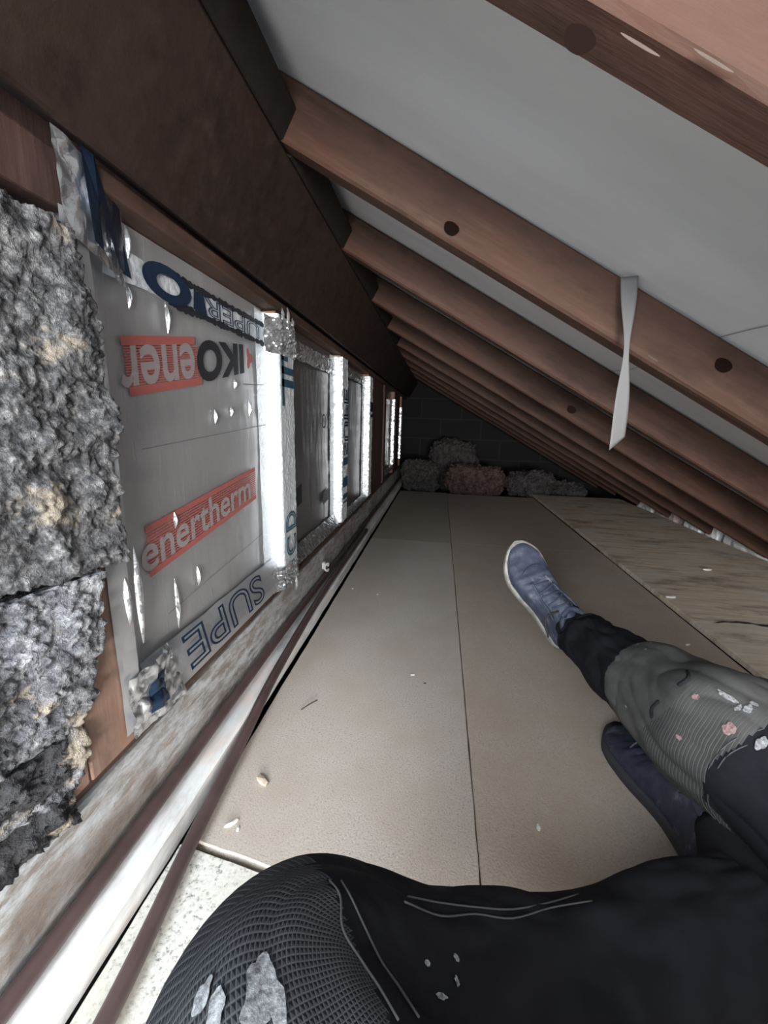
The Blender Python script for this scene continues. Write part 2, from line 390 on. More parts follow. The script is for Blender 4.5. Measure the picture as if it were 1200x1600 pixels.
def sightY(px, py, y):
    d = F_+R_*((px-600)/627.45)-U_*((py-800)/627.45); return CAM+d*(y/d.y)
KNOT = mat('knot_wood', (.008, .004, .003), .95)[0]; SCAR = mat('pale_scar', (.085, .062, .05), .95)[0]
KNOT.node_tree.nodes['Principled BSDF'].inputs['Specular IOR Level'].default_value = .05
def knot(raf, px, py, y, r, m=KNOT, st=(1.3, 1)):
    P = sightY(px, py, y); t = V((N_.z, 0, -N_.x)); n = 20
    vs = [P+V((0, -.0006, 0))]+[P+t*r*st[0]*math.cos(q)*(1+.08*math.sin(3*q))*.8+N_*r*.8*st[1]*math.sin(q)*(1+.06*math.cos(2*q)) for q in [2*math.pi*k/n for k in range(n)]]
    ro = bpy.data.objects[raf]; vs = [ro.matrix_world.inverted()@v for v in vs]
    o = mobj('knot' if m is KNOT else 'scar', vs, [(0, 1+k, 1+(k+1) % n) for k in range(n)], m, None, False); o.parent = ro
knot('rafter', 905, 62, .293, .009); knot('rafter.001', 705, 357, .719, .012); knot('rafter.001', 1130, 571, .719, .013)
knot('rafter.001', 1020, 560, .719, .004, SCAR, (3, .4)); knot('rafter', 1000, 70, .293, .004, SCAR, (4, .3)); knot('rafter', 1115, 95, .293, .004, SCAR, (4, .3))
knot('rafter.002', 893, 640, 1.128, .012)

# ------------------------------------------------------------------ timbers at the foot of the wall
def longbox(name, x0, x1, z0, z1, y0, y1, m, jag=.0015, n=120, seed=0):
    prof = [(x0, z0), (x1-.003, z0), (x1, z0+.003), (x1, z1-.004), (x1-.004, z1), (x0+.004, z1), (x0, z1-.004)]
    k = len(prof); vs, fs = [], []
    for i in range(n+1):
        y = y0+(y1-y0)*i/n
        for q, (x, z) in enumerate(prof):
            vs.append((x+jag*fz((y*8, q*2.1, seed), 1, 3), y, z+jag*fz((y*8, q*2.1, seed+4), 1, 3)))
    for i in range(n):
        for q in range(k): fs.append((i*k+q, i*k+(q+1) % k, (i+1)*k+(q+1) % k, (i+1)*k+q))
    fs.append(tuple(reversed(range(k)))); fs.append(tuple(range(n*k, n*k+k)))
    return mobj(name, vs, fs, m, None, False)
setp(longbox('sole_plate', -.479, -.396, .02, .144, -.35, 4.5, DUSTY, .0018, 200, 2), 'dusty grey timber sole plate under the foil wall behind the pipe', 'timber')
setp(longbox('bottom_rail', -.476, -.400, .1475, .1665, -.10, 4.5, PLATE, .0015, 160, 9), 'thin brown timber rail between the foil wall and the dusty sole plate', 'timber')
setp(longbox('floor_batten', -.392, -.343, -.010, .030, -.35, 4.5, WHITET, .0015, 200, 5), 'white dusted batten beside the floor boards with the pipe on it', 'timber')

def pipe(name, label, P, r=.0098):
    o = tube(name, P, r, PIPE, None, 18, 10); setp(o, label, 'pipe'); return o
pipe('pipe', 'brown pipe lying on the white batten against the dusty sole plate',
     [(-.381, -.35, .042), (-.381, .2, .042), (-.380, .45, .046), (-.380, .7, .052), (-.381, 1.0, .054), (-.381, 1.6, .050), (-.381, 2.6, .048), (-.381, 4.3, .048)])
pipe('pipe', 'loose brown pipe lying on the chipboard, nearer the knee',
     [(-.245, -.35, .013), (-.288, .15, .013), (-.299, .28, .013), (-.316, .42, .014), (-.330, .6, .02), (-.341, .78, .034), (-.352, 1.15, .045), (-.356, 1.5, .044), (-.356, 2.0, .043)], .0102)
# pipe clip
cl = empty('pipe_clip', 'small white pipe clip on the sole plate beside the pipe', 'clip', (-.385, 1.33, .07))
def ring_pts(c, r, n=20): return [V(c)+V((.004*math.sin(k*.5), r*math.cos(2*math.pi*k/n), r*math.sin(2*math.pi*k/n))) for k in range(n-2)]
tube('clip_ring', ring_pts((-.378, 1.33, .082), .013), .004, PLASTER, cl, 8, 2)
box('clip_base', -.394, -.383, 1.322, 1.338, .075, .10, PLASTER, cl, .002)

# ------------------------------------------------------------------ floor boards
def board(name, label, x0, x1, y0, y1, z, m, th=.022, seed=0, cat='board', jag=.0012, rc=.0, d0=0, d1=0):
    n = 60; per = []
    def edge(p, q):
        for i in range(n):
            t = i/n; P = V(p).lerp(V(q), t); d = (V(q)-V(p)).normalized(); nn = V((-d.y, d.x, 0)); per.append(P+nn*jag*fz((P.x*20, P.y*20, seed), 1, 3))
    r = rc
    if r:
        edge((x0+r, y0, 0), (x1, y0+d0, 0)); edge((x1, y0+d0, 0), (x1, y1+d1, 0)); edge((x1, y1+d1, 0), (x0, y1, 0)); edge((x0, y1, 0), (x0, y0+r, 0))
        for i in range(8):
            a = math.pi+i/8*math.pi/2; per.append(V((x0+r+r*math.cos(a), y0+r+r*math.sin(a), 0)))
    else:
        edge((x0, y0, 0), (x1, y0, 0)); edge((x1, y0, 0), (x1, y1, 0)); edge((x1, y1, 0), (x0, y1, 0)); edge((x0, y1, 0), (x0, y0, 0))
    k = len(per); vs = [(p.x, p.y, z-th) for p in per]+[(p.x, p.y, z) for p in per]
    fs = [tuple(reversed(range(k))), tuple(range(k, 2*k))]+[(i, (i+1) % k, k+(i+1) % k, k+i) for i in range(k)]
    o = mobj(name, vs, fs, m, None, False); bevel(o, .0015, 1); return setp(o, label, cat)
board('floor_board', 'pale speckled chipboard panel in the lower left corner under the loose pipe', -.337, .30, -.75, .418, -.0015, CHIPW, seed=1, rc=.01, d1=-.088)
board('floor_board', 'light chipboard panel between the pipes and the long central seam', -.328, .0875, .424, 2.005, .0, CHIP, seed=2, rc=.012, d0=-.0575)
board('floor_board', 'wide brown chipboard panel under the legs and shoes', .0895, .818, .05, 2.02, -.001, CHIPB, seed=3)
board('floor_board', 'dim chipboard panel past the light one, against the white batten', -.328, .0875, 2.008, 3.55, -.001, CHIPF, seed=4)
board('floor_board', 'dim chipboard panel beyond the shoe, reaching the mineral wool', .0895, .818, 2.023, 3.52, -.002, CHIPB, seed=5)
p1 = board('plywood_sheet', 'stained plywood sheet with a dark split, right of the outstretched leg', .822, 1.54, -.3, 2.045, .016, PLY, .018, 6)
board('plywood_sheet', 'grey shadowed plywood sheet running to the eaves at the far right', .826, 1.54, 2.05, 3.60, .015, PLY, .018, 7)
# split in plywood
def split_fn(a, b):
    x = .87+a*.55; y = 1.275+.02*math.sin(a*7)+.018*fz((x*9, 0, 0), 1, 4); wd = (.004+.018*abs(nz((x*14, 3, 0), 1)))*min(1, a*8, (1-a)*8+.2)
    return (x, y+(b-.5)*2*wd, .0175)
grid('split', split_fn, 80, 2, SPLIT, p1)

# ------------------------------------------------------------------ foil wall
FX, PX = -.388, -.423        # stud face, panel face
Z0, Z1 = .168, .842
def quad_map(P00, P10, P11, P01):
    P00, P10, P11, P01 = map(V, (P00, P10, P11, P01))
    return lambda u, v: P00*(1-u)*(1-v)+P10*u*(1-v)+P11*u*v+P01*(1-u)*v
def text_on(name, s, q, m, parent, outline=0, lift=.0008, surf=None, bold=0):
    cu = bpy.data.curves.new('t', 'FONT'); cu.body = s; cu.size = 1; cu.resolution_u = 6
    if outline: cu.fill_mode = 'NONE'; cu.bevel_depth = outline; cu.bevel_resolution = 1
    else: cu.fill_mode = 'BOTH'; cu.extrude = 0; cu.offset = bold
    o = bpy.data.objects.new('t', cu); COL.objects.link(o)
    dg = bpy.context.evaluated_depsgraph_get(); me = bpy.data.meshes.new_from_object(o.evaluated_get(dg))
    bpy.data.objects.remove(o)
    vs = [v.co.copy() for v in me.vertices]; fs = [tuple(p.vertices) for p in me.polygons]
    x0, x1 = min(v.x for v in vs), max(v.x for v in vs); y0, y1 = min(v.y for v in vs), max(v.y for v in vs)
    out = []
    for v in vs:
        P = q((v.x-x0)/(x1-x0), (v.y-y0)/(y1-y0))
        if surf: P = surf(P)
        P = V(P); P.x += lift+(v.z*.02 if outline else 0); out.append(P)
    ob = mobj(name, out, fs, m, parent, False)
    return ob
def rect_on(name, q, m, parent, lift=.0004, surf=None, nu=10, nv=4):
    def f(a, b):
        P = q(a, b)
        if surf: P = surf(P)
        P = V(P); P.x += lift; return P
    return grid(name, f, nu, nv, m, parent, False)
def K(P, X):   # carry a point seen on the x = -.40 wall plane out to x = X along its sight line
    P = V((-.40, P[0], P[1])); return CAM+(P-CAM)*(X/-.40)

def crinkle(p, s, amp): 
    a = nz(p, s, 1); b_ = nz(p, s*2.7, 2)
    return amp*(a*.6+abs(b_)*.9)
def tape_strip(name, prof, a0, a1, axis, m, parent, nu=160, nv=26, amp=.003, s=22, seed=0, edge=.006):
    """prof: list of (x, other) across the strip; runs along axis 'z' (other=y) or 'y' (other=z)"""
    segs = [math.dist(prof[i], prof[i+1]) for i in range(len(prof)-1)]; T = sum(segs)
    def pp(t):
        d = t*T
        for i, sg in enumerate(segs):
            if d <= sg or i == len(segs)-1:
                f = d/sg if sg else 0; return (prof[i][0]+(prof[i+1][0]-prof[i][0])*f, prof[i][1]+(prof[i+1][1]-prof[i][1])*f)
            d -= sg
    def f(a, b):
        x, o_ = pp(b); l = a0+(a1-a0)*a
        e = edge*nz((l*18, b*1.0, seed), 1, seed)*(1 if b in (0, 1) else (1 if min(b, 1-b) < .1 else .2))
        P = V((x, o_+e, l)) if axis == 'z' else V((x, l, o_+e))
        c_ = crinkle(P+V((seed, 0, 0)), s, amp); P.x += c_+.0015
        if axis == 'z': P.y -= c_*.6
        return P
    return grid(name, f, nu, nv, m, parent, False)

def fold(name, P, d, ln, wd, m, parent):
    """thin standing crease of foil"""
    P = V(P); d = V(d).normalized()
    def f(a, b):
        q = P+d*ln*a; return q+V((math.sin(b*math.pi)*.006*math.sin(a*math.pi)+.001, (b-.5)*wd*(.3+math.sin(a*math.pi)), .002*nz((a*5, b*3, P.z), 1)))
    return grid(name, f, 12, 6, m, parent, False)

def bay(y0, y1, label, seed, first=False, foil=FOIL):
    o = empty('foil_insulation_board', label, 'insulation board', (PX, (y0+y1)/2, Z0), 'foil boards between the wall studs')
    def f(a, b):
        y = y0+(y1-y0)*a; z = Z0+(Z1-Z0)*b
        return (PX+.0025*fz((y*3, z*3, seed), 1, 3)+.0006*nz((y*40, z*12, seed), 1), y, z)
    grid('foil_facing', f, 90, 120, foil, o)
    box('foam_core', PX-.045, PX-.004, y0, y1, Z0, Z1, PALE, o, 0)
    return o
b1 = bay(.436, .952, 'large grey foil board nearest the camera, printed with red bars and black letters', 1, True)
# printing on the first board
xq = PX+.0045
tq = lambda yz: K(yz, xq)
rect_on('print_bar', quad_map(tq((.483, .683)), tq((.641, .712)), tq((.641, .724)), tq((.483, .695))), RED, b1)
rect_on('print_bar', quad_map(tq((.489, .622)), tq((.655, .652)), tq((.655, .663)), tq((.489, .634))), RED, b1)
for k in range(15):   # fine red stripes between the bars
    t0 = (k+.15)/15; t1 = (k+.8)/15
    rect_on('print_stripe', quad_map(tq((.486, .634+.049*t0)), tq((.650, .663+.049*t0)), tq((.650, .663+.049*t1)), tq((.486, .634+.049*t1))), RED, b1, .0004, None, 4, 1)
text_on('lettering', 'ener', quad_map(tq((.637, .714)), tq((.475, .682)), tq((.475, .631)), tq((.637, .660))), PALE, b1, 0, .0009, None, .018)
# black maker's name, upside down
text_on('lettering', 'IKO', quad_map(tq((.806, .742)), tq((.645, .722)), tq((.641, .651)), tq((.806, .687))), BLACK, b1, 0, .0009, None, .045)
leaf = []
for k in range(20):
    a = 2*math.pi*k/20; rr = (1+.35*math.cos(3*a))*.5; leaf.append((.5+rr*math.cos(a)*.9, .5+rr*math.sin(a)))
ql = quad_map(tq((.817, .700)), tq((.842, .704)), tq((.842, .738)), tq((.817, .734)))
lv = [ql(*p) + V((.0010, 0, 0)) for p in leaf]; mobj('print_leaf', lv, [tuple(range(20))], RED, b1, False)
# second print, upright
A, B_, Cq, D = (.491, .372), (.836, .424), (.836, .494), (.491, .447)
def lp(p, q, t): return (p[0]+(q[0]-p[0])*t, p[1]+(q[1]-p[1])*t)
def strip(t0, t1): return quad_map(tq(lp(A, D, t0)), tq(lp(B_, Cq, t0)), tq(lp(B_, Cq, t1)), tq(lp(A, D, t1)))
rect_on('print_bar', strip(0, .13), RED, b1); rect_on('print_bar', strip(.87, 1), RED, b1)
for k in range(12): rect_on('print_stripe', strip(.15+k*.06, .15+k*.06+.038), RED, b1, .0004, None, 6, 1)
qq = strip(.13, .87); q2 = lambda u, v: qq(-.04+u*.965, v)
text_on('lettering', 'enertherm', q2, PALE, b1, 0, .0009, None, .018)
# thin ruled lines
for z_, z2 in ((.555, .590), (.70, .71)):
    if z_ == .70: rect_on('ruled_line', quad_map(tq((.80, .665)), tq((.90, .672)), tq((.90, .6735)), tq((.80, .6665))), LINE, b1)
    else: rect_on('ruled_line', quad_map(tq((.50, z_-.002)), tq((.90, z2-.006)), tq((.90, z2-.0045)), tq((.50, z_-.0005))), LINE, b1)
rect_on('ruled_line', quad_map(tq((.52, .300)), tq((.86, .335)), tq((.86, .3363)), tq((.52, .3013))), LINE, b1)
# tapes round the first board
lt = tape_strip('foil_tape', [(-.3865, .402), (-.3865, .434), (-.398, .444), (-.416, .466), (-.4185, .476)], .185, .80, 'z', TAPES, b1, 200, 24, .0016, 12, 3, .003)
tt = tape_strip('foil_tape', [(-.418, .767), (-.415, .785), (-.416, .803)], .485, .945, 'y', TAPEB, b1, 200, 16, .0022, 24, 5, .004)
bt = tape_strip('foil_tape', [(-.418, .243), (-.408, .228), (-.395, .190)], .47, .95, 'y', TAPES, b1, 200, 16, .0010, 14, 6, .003)
rect_on('dusty_flap', quad_map((-.396, .44, .166), (-.396, .95, .166), (-.401, .95, .196), (-.401, .44, .196)), FOIL, b1, .0006, None, 40, 4)
text_on('lettering', 'SUPE', quad_map((-.400, .83, .250), (-.400, .54, .250), (-.386, .54, .190), (-.386, .83, .190)), NAVY, bt, .022, .0035)
text_on('lettering', 'UPER', quad_map((-.4105, .905, .800), (-.4105, .69, .800), (-.4105, .69, .770), (-.4105, .905, .770)), NAVY, tt, .022, .0012)
text_on('lettering', 'O', quad_map((-.4105, .655, .812), (-.4105, .545, .812), (-.4105, .545, .762), (-.4105, .655, .762)), NAVY, tt, 0, .002, None, .06)
# crumpled corner of tape at the top, with a big dark letter
def corner(a, b):
    y = .404+.110*a; z = .775+.093*b-.02*a
    P = V((-.385-.026*max(0, a-.35)/.65, y, z)); P.x += .007*abs(fz((y*16, z*16, 2), 1, 3))
    return P
for zc, wd_ in ((.805, .006), (.765, .007)):  # near-black ragged bands along both edges of the top tape
    def ragged(a, b, zc=zc, wd_=wd_):
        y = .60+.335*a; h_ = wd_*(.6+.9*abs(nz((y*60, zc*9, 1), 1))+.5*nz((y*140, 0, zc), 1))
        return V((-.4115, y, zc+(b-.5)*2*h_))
    grid('ragged_dark_band', ragged, 160, 2, BLACK, tt, False)
for (ya, yb, za, zb) in ((.495, .525, .775, .808), (.66, .70, .770, .800)):
    rect_on('navy_print', quad_map((-.4105, ya, za), (-.4105, yb, za-.004), (-.4105, yb-.008, zb-.002), (-.4105, ya+.004, zb)), NAVY, tt, .0014, None, 10, 8)
ct = grid('foil_tape', corner, 60, 60, TAPE, b1, False)
def csurf(P):
    a = (P.y-.404)/.110; b = (P.z-.775+.02*a)/.093; return V(corner(a, b))
text_on('lettering', 'N', quad_map((0, .512, .866), (0, .432, .866), (0, .436, .780), (0, .508, .772)), NAVY, ct, 0, .0042, csurf, .05)
# crumpled corner at the foot
def corner2(a, b):
    y = .412+.115*a; z = .172+.090*b-.01*a
    P = V((-.385-.030*max(0, a-.45)/.55*b, y, z)); P.x += .014*abs(fz((y*18, z*18, 8), 1, 3)); return P
c2_ = grid('foil_tape', corner2, 60, 50, TAPE, b1, False)
def c2surf(P):
    a = (P.y-.412)/.115; b = (P.z-.172+.01*a)/.090; return V(corner2(a, b))
blob = [(.5+.42*math.cos(k/16*2*math.pi)*(1+.25*math.sin(k*2.3)), .5+.42*math.sin(k/16*2*math.pi)*(1+.2*math.cos(k*3.1))) for k in range(16)]
rect_on('navy_print', quad_map((0, .440, .190), (0, .482, .183), (0, .482, .235), (0, .446, .232)), NAVY, c2_, .002, c2surf, 24, 24)
for (y, z, l, w_) in ((.475, .43, .11, .006), (.463, .50, .05, .004)): pass
fold('crease', (-.392, .455, .29), (.0, .012, 1), .14, .010, TAPE, b1)
fold('crease', (-.386, .428, .33), (.0, .01, 1), .07, .008, TAPE, b1)
fold('crease', (-.418, .565, .34), (0, 0, -1), .09, .005, TAPE, b1)
fold('crease', (-.418, .60, .765), (0, .03, -1), .045, .004, TAPE, b1)
fold('crease', (-.418, .525, .765), (0, .01, -1), .03, .004, TAPE, b1)
fold('crease', (-.414, .527, .835), (0, 0, -1), .04, .004, TAPE, b1)
for k, (y, z) in enumerate([(.80, .655), (.72, .585), (.86, .60), (.78, .60), (.58, .42), (.63, .30)]):
    fold('blister', (-.4195, y, z), (0, .004, 1), .02+.008*(k % 3), .004, TAPE, b1)

def stud(y0, y1, label, m, z0=Z0, z1=Z1, x=FX):
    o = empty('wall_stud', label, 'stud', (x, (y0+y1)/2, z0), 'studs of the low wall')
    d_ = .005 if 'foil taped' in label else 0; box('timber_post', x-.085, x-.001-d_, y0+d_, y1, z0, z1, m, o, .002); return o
s1 = stud(.350, .433, 'bare orange timber stud beside the rough masonry, nearest the camera', STUD, Z0, .425)
bl = box('wood_block', -.42, -.390, .318, .3485, .168, .250, STUD); bl.data.transform(Matrix.Identity(4))
setp(bl, 'small orange wood offcut at the foot of the bare stud', 'wood block')
s2 = stud(.955, 1.045, 'bright foil taped stud at the right edge of the printed board', STUD)
st2 = tape_strip('foil_tape', [(-.421, .905), (-.421, .950), (-.400, .953), (-.3865, .956), (-.3865, 1.050), (-.40, 1.052)], .185, .835, 'z', TAPEB, s2, 240, 34, .0022, 26, 9, .002)
def s2face(P): return V((-.3815, P.y, P.z))
for (za, zb, ya, yb) in ((.735, .775, .958, 1.0), (.705, .722, .958, 1.035), (.675, .693, .958, 1.045), (.63, .835, .958, .973)):
    rect_on('blue_print', quad_map((0, ya, za), (0, yb, za), (0, yb, zb), (0, ya, zb)), BLUE, st2, .0008, s2face, 6, 20)
text_on('lettering', 'D', quad_map((0, .960, .31), (0, .960, .36), (0, 1.035, .36), (0, 1.035, .31)), BLUE, st2, .03, .0012, s2face)
text_on('lettering', 'C', quad_map((0, .960, .24), (0, .960, .295), (0, 1.035, .295), (0, 1.035, .24)), BLUE, st2, .03, .0012, s2face)
tape_strip('foil_tape', [(-.40, .905), (-.380, .95), (-.378, 1.04)], .745, .822, 'z', TAPE, s2, 60, 30, .008, 40, 12, .006)
tape_strip('foil_tape', [(-.41, .89), (-.388, .95), (-.382, 1.045)], .160, .222, 'z', TAPE, s2, 60, 30, .008, 36, 13, .006)
for (y, l) in ((.965, .035), (1.0, .045), (1.03, .028)): fold('crease', (-.380, y, .815), (0, .01, 1), l, .008, TAPE, s2)
fold('crease', (-.380, 1.02, .175), (0, .01, -1), .05, .008, TAPE, s2)

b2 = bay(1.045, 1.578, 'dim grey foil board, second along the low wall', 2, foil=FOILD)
tape_strip('foil_tape', [(-.418, .765), (-.412, .785), (-.414, .815)], 1.05, 1.58, 'y', TAPE, b2, 160, 16, .006, 22, 15, .006)
tape_strip('foil_tape', [(-.418, .225), (-.408, .205), (-.395, .178)], 1.05, 1.58, 'y', TAPE, b2, 160, 16, .004, 25, 16, .004)
text_on('lettering', 'IKO', quad_map((xq+.003, 1.52, .62), (xq+.003, 1.40, .62), (xq+.003, 1.40, .57), (xq+.003, 1.52, .57)), BLACK, b2, 0, .001).hide_render = False
rect_on('print_patch', quad_map((xq, 1.11, .335), (xq, 1.19, .345), (xq, 1.19, .405), (xq, 1.11, .395)), BLACK, b2, .0012)
rect_on('print_patch', quad_map((xq, 1.42, .29), (xq, 1.50, .30), (xq, 1.50, .345), (xq, 1.42, .335)), BLACK, b2, .0012)
s3 = stud(1.58, 1.67, 'foil taped stud, second bright strip along the low wall', STUD)
st3 = tape_strip('foil_tape', [(-.421, 1.52), (-.421, 1.575), (-.3865, 1.582), (-.3865, 1.675)], .185, .835, 'z', TAPEB, s3, 200, 26, .004, 30, 17, .004)
for (za, zb) in ((.28, .30), (.33, .37), (.42, .45), (.262, .27)):
    rect_on('blue_print', quad_map((0, 1.585, za), (0, 1.665, za), (0, 1.665, zb), (0, 1.585, zb)), BLUE, st3, .0012, s2face, 6, 6)
text_on('lettering', 'SUPE', quad_map((0, 1.59, .46), (0, 1.59, .72), (0, 1.665, .72), (0, 1.665, .46)), NAVY, st3, .03, .0015, s2face)
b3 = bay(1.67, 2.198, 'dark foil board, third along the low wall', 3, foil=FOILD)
tape_strip('foil_tape', [(-.416, .785), (-.41, .805), (-.414, .825)], 1.68, 2.19, 'y', TAPE, b3, 100, 10, .005, 25, 18, .005)
tape_strip('foil_tape', [(-.410, .205), (-.40, .195), (-.388, .180)], 1.67, 2.19, 'y', TAPE, b3, 120, 12, .004, 25, 19, .004)
s4 = stud(2.20, 2.285, 'foil taped stud, third bright strip along the low wall', STUD)
st4 = tape_strip('foil_tape', [(-.421, 2.16), (-.421, 2.196), (-.3865, 2.202), (-.3865, 2.29)], .185, .83, 'z', TAPEB, s4, 160, 20, .004, 30, 21, .004)
for (za, zb) in ((.62, .635), (.65, .70)):
    rect_on('blue_print', quad_map((0, 2.205, za), (0, 2.285, za), (0, 2.285, zb), (0, 2.205, zb)), NAVY, st4, .0012, s2face, 6, 6)
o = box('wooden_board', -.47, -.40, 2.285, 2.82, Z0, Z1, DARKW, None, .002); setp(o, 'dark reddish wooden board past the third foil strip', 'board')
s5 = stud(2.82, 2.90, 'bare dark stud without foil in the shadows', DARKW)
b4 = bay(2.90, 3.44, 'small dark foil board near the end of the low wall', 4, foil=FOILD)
tape_strip('foil_tape', [(-.410, .24), (-.398, .225), (-.386, .21)], 2.92, 3.43, 'y', TAPE, b4, 80, 8, .004, 25, 22, .004)
s6 = stud(3.44, 3.52, 'narrow foil taped stud, second last glint along the low wall', STUD)
tape_strip('foil_tape', [(-.421, 3.40), (-.421, 3.438), (-.3865, 3.442), (-.3865, 3.525)], .24, .78, 'z', TAPE, s6, 100, 14, .004, 30, 23, .004)
s7 = stud(4.06, 4.14, 'farthest foil taped stud, last glint along the low wall', STUD)
tape_strip('foil_tape', [(-.421, 4.02), (-.421, 4.058), (-.3865, 4.062), (-.3865, 4.145)], .24, .74, 'z', TAPE, s7, 80, 12, .004, 30, 24, .004)
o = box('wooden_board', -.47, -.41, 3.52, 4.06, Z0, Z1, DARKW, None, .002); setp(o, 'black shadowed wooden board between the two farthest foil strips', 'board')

# ------------------------------------------------------------------ rough masonry at left
def lump(name, label, O, ex, ey, ez, lens, m, amp, s, n, seed, shape=None, parent=None, cat='block', fine=.35, rd=.16):
    """rounded box lump: face grid of a cube pushed about by fractal noise"""
    bm = bmesh.new(); bmesh.ops.create_cube(bm, size=1)
    bmesh.ops.subdivide_edges(bm, edges=bm.edges[:], cuts=n, use_grid_fill=True)
    ex, ey, ez, O = V(ex).normalized(), V(ey).normalized(), V(ez).normalized(), V(O)
    for v in bm.verts:
        p = v.co.copy()*2; q = V((p.x, p.y, p.z)); nn = q.normalized()
        m_ = max(abs(q.x), abs(q.y), abs(q.z)); rnd = q*(1-rd)+nn*m_*rd
        if shape: rnd = shape(rnd)
        P = O+ex*rnd.x*lens[0]/2+ey*rnd.y*lens[1]/2+ez*rnd.z*lens[2]/2
        d = (ex*nn.x+ey*nn.y+ez*nn.z)
        P += d*(amp*fz(P, s, 5, seed)+amp*fine*(abs(nz(P, s*6, seed+2))*2-.6)+amp*.22*nz(P, s*16, seed+4))
        v.co = P
    me = bpy.data.meshes.new(name); bm.to_mesh(me); bm.free()
    for p in me.polygons: p.use_smooth = True
    me.materials.append(m); o = bpy.data.objects.new(name, me); COL.objects.link(o)
    if parent: o.parent = parent
    elif label: setp(o, label, cat)
    return o
fd = V((-.22, -.975, 0)).normalized(); fn_ = V((.975, -.22, 0))
def shA(q):
    z = q.z; q = q.copy()
    if q.x < -.0: pass
    q.z = z*(1.0-.14*max(0, -q.x*.9)) if z > 0 else z*(1+.0)
    if z > 0: q.x = q.x*(1-.0)+ .28*max(0, z-.45)
    return q
# local x runs along the face away from the foil wall
lump('masonry_block', 'rough grey clinker block filling the left edge beside the foil board',
     V((-.362, .424, .612))+fd*.13-fn_*.050, fd, fn_, (0, 0, 1), (.26, .10, .388), BLOCK, .010, 22, 110, 1, shA)
def shB(q):
    q = q.copy(); k = max(0, (1-q.z)/2); q.x = q.x+.95*k**1.2*(.5 if q.x < 0 else .1); return q
lump('masonry_block', 'pale lumpy broken block under the larger clinker block',
     V((-.364, .392, .305))+fd*.13-fn_*.05, fd, fn_, (0, 0, 1), (.26, .10, .250), BLOCK2, .012, 18, 90, 3, shB)
lump('rubble_lump', 'black rubble in the hole below the broken block', V((-.435, .24, .197)), fd, fn_, (0, 0, 1), (.20, .07, .12), RUBBLE, .014, 22, 50, 5, cat='rubble')
lump('rubble_lump', 'dark debris lying on the sole plate in the lower left', V((-.43, .12, .185)), fd, fn_, (0, 0, 1), (.13, .07, .05), RUBBLE, .010, 22, 40, 6, cat='rubble')
o = box('timber_post', -.50, -.404, .30, .435, .806, .8615, DARKW); setp(o, 'dark purple brown timber post above the clinker block', 'post')

# ------------------------------------------------------------------ far end: mineral wool
wool = [(-.17, 3.82, .13, .36, .40, .30, WOOLG, 'grey crumpled mineral wool lump against the far end of the low wall'),
        (.14, 4.22, .20, .50, .34, .50, WOOLG, 'tall dark grey mineral wool lump behind the pinkish one'),
        (.33, 3.76, .12, .54, .36, .30, WOOLP, 'pinkish brown mineral wool lump in the middle of the heap'),
        (.84, 3.80, .10, .42, .36, .25, WOOLG, 'low grey mineral wool lump right of the pinkish one'),
        (1.19, 3.86, .05, .30, .30, .17, WOOLG, 'small grey mineral wool lump at the right end of the heap')]
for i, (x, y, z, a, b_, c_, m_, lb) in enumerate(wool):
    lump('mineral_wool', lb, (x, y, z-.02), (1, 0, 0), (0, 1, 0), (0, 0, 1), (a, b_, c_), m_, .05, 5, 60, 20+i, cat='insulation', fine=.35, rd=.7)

# ------------------------------------------------------------------ eaves
ev = [(2.10, .36, WHITEB, 'whitewashed brick at the right frame edge under the rafters'),
      (2.50, .10, PAPERW, 'torn white foam scrap stuffed between brick and rafter at the eaves'),
      (2.66, .16, PAPERW, 'small bright white scrap beside the dark hole at the eaves'),
      (2.92, .26, PINKB, 'pinkish brick at the eaves, left of the white scraps'),
      (3.22, .24, WHITEB, 'pale brick farthest along the eaves')]
for i, (y, l, m_, lb) in enumerate(ev):
    lump('eaves_brick' if 'brick' in lb else 'foam_scrap', lb, (1.606, y+l/2-.1, .015), (0, 1, 0), (1, 0, 0), (0, 0, 1), (l, .085, .12), m_, .006, 16, 24, 40+i, cat='brick' if 'brick at' in lb or 'brick far' in lb else 'scrap')

# ------------------------------------------------------------------ strip hanging from the rafter
def hang(a, b):
    z = .820-.245*a; tw = -.25+.5*a
    wd = .0235-.016*math.exp(-((a-.42)/.22)**2)
    x = .264+.018*a+(b-.5)*wd*math.cos(tw); y = .700-.010*math.sin(a*3)+(b-.5)*wd*math.sin(tw)
    if a > .9: z -= (1-b)*.022*(a-.9)/.1-.012*(a-.9)/.1
    return (x, y, z)
o = grid('hanging_strip', hang, 40, 6, STRIPM); sd = o.modifiers.new('t', 'SOLIDIFY'); sd.thickness = .001
setp(o, 'narrow grey strip of underlay hanging down in front of the rafter', 'strip')

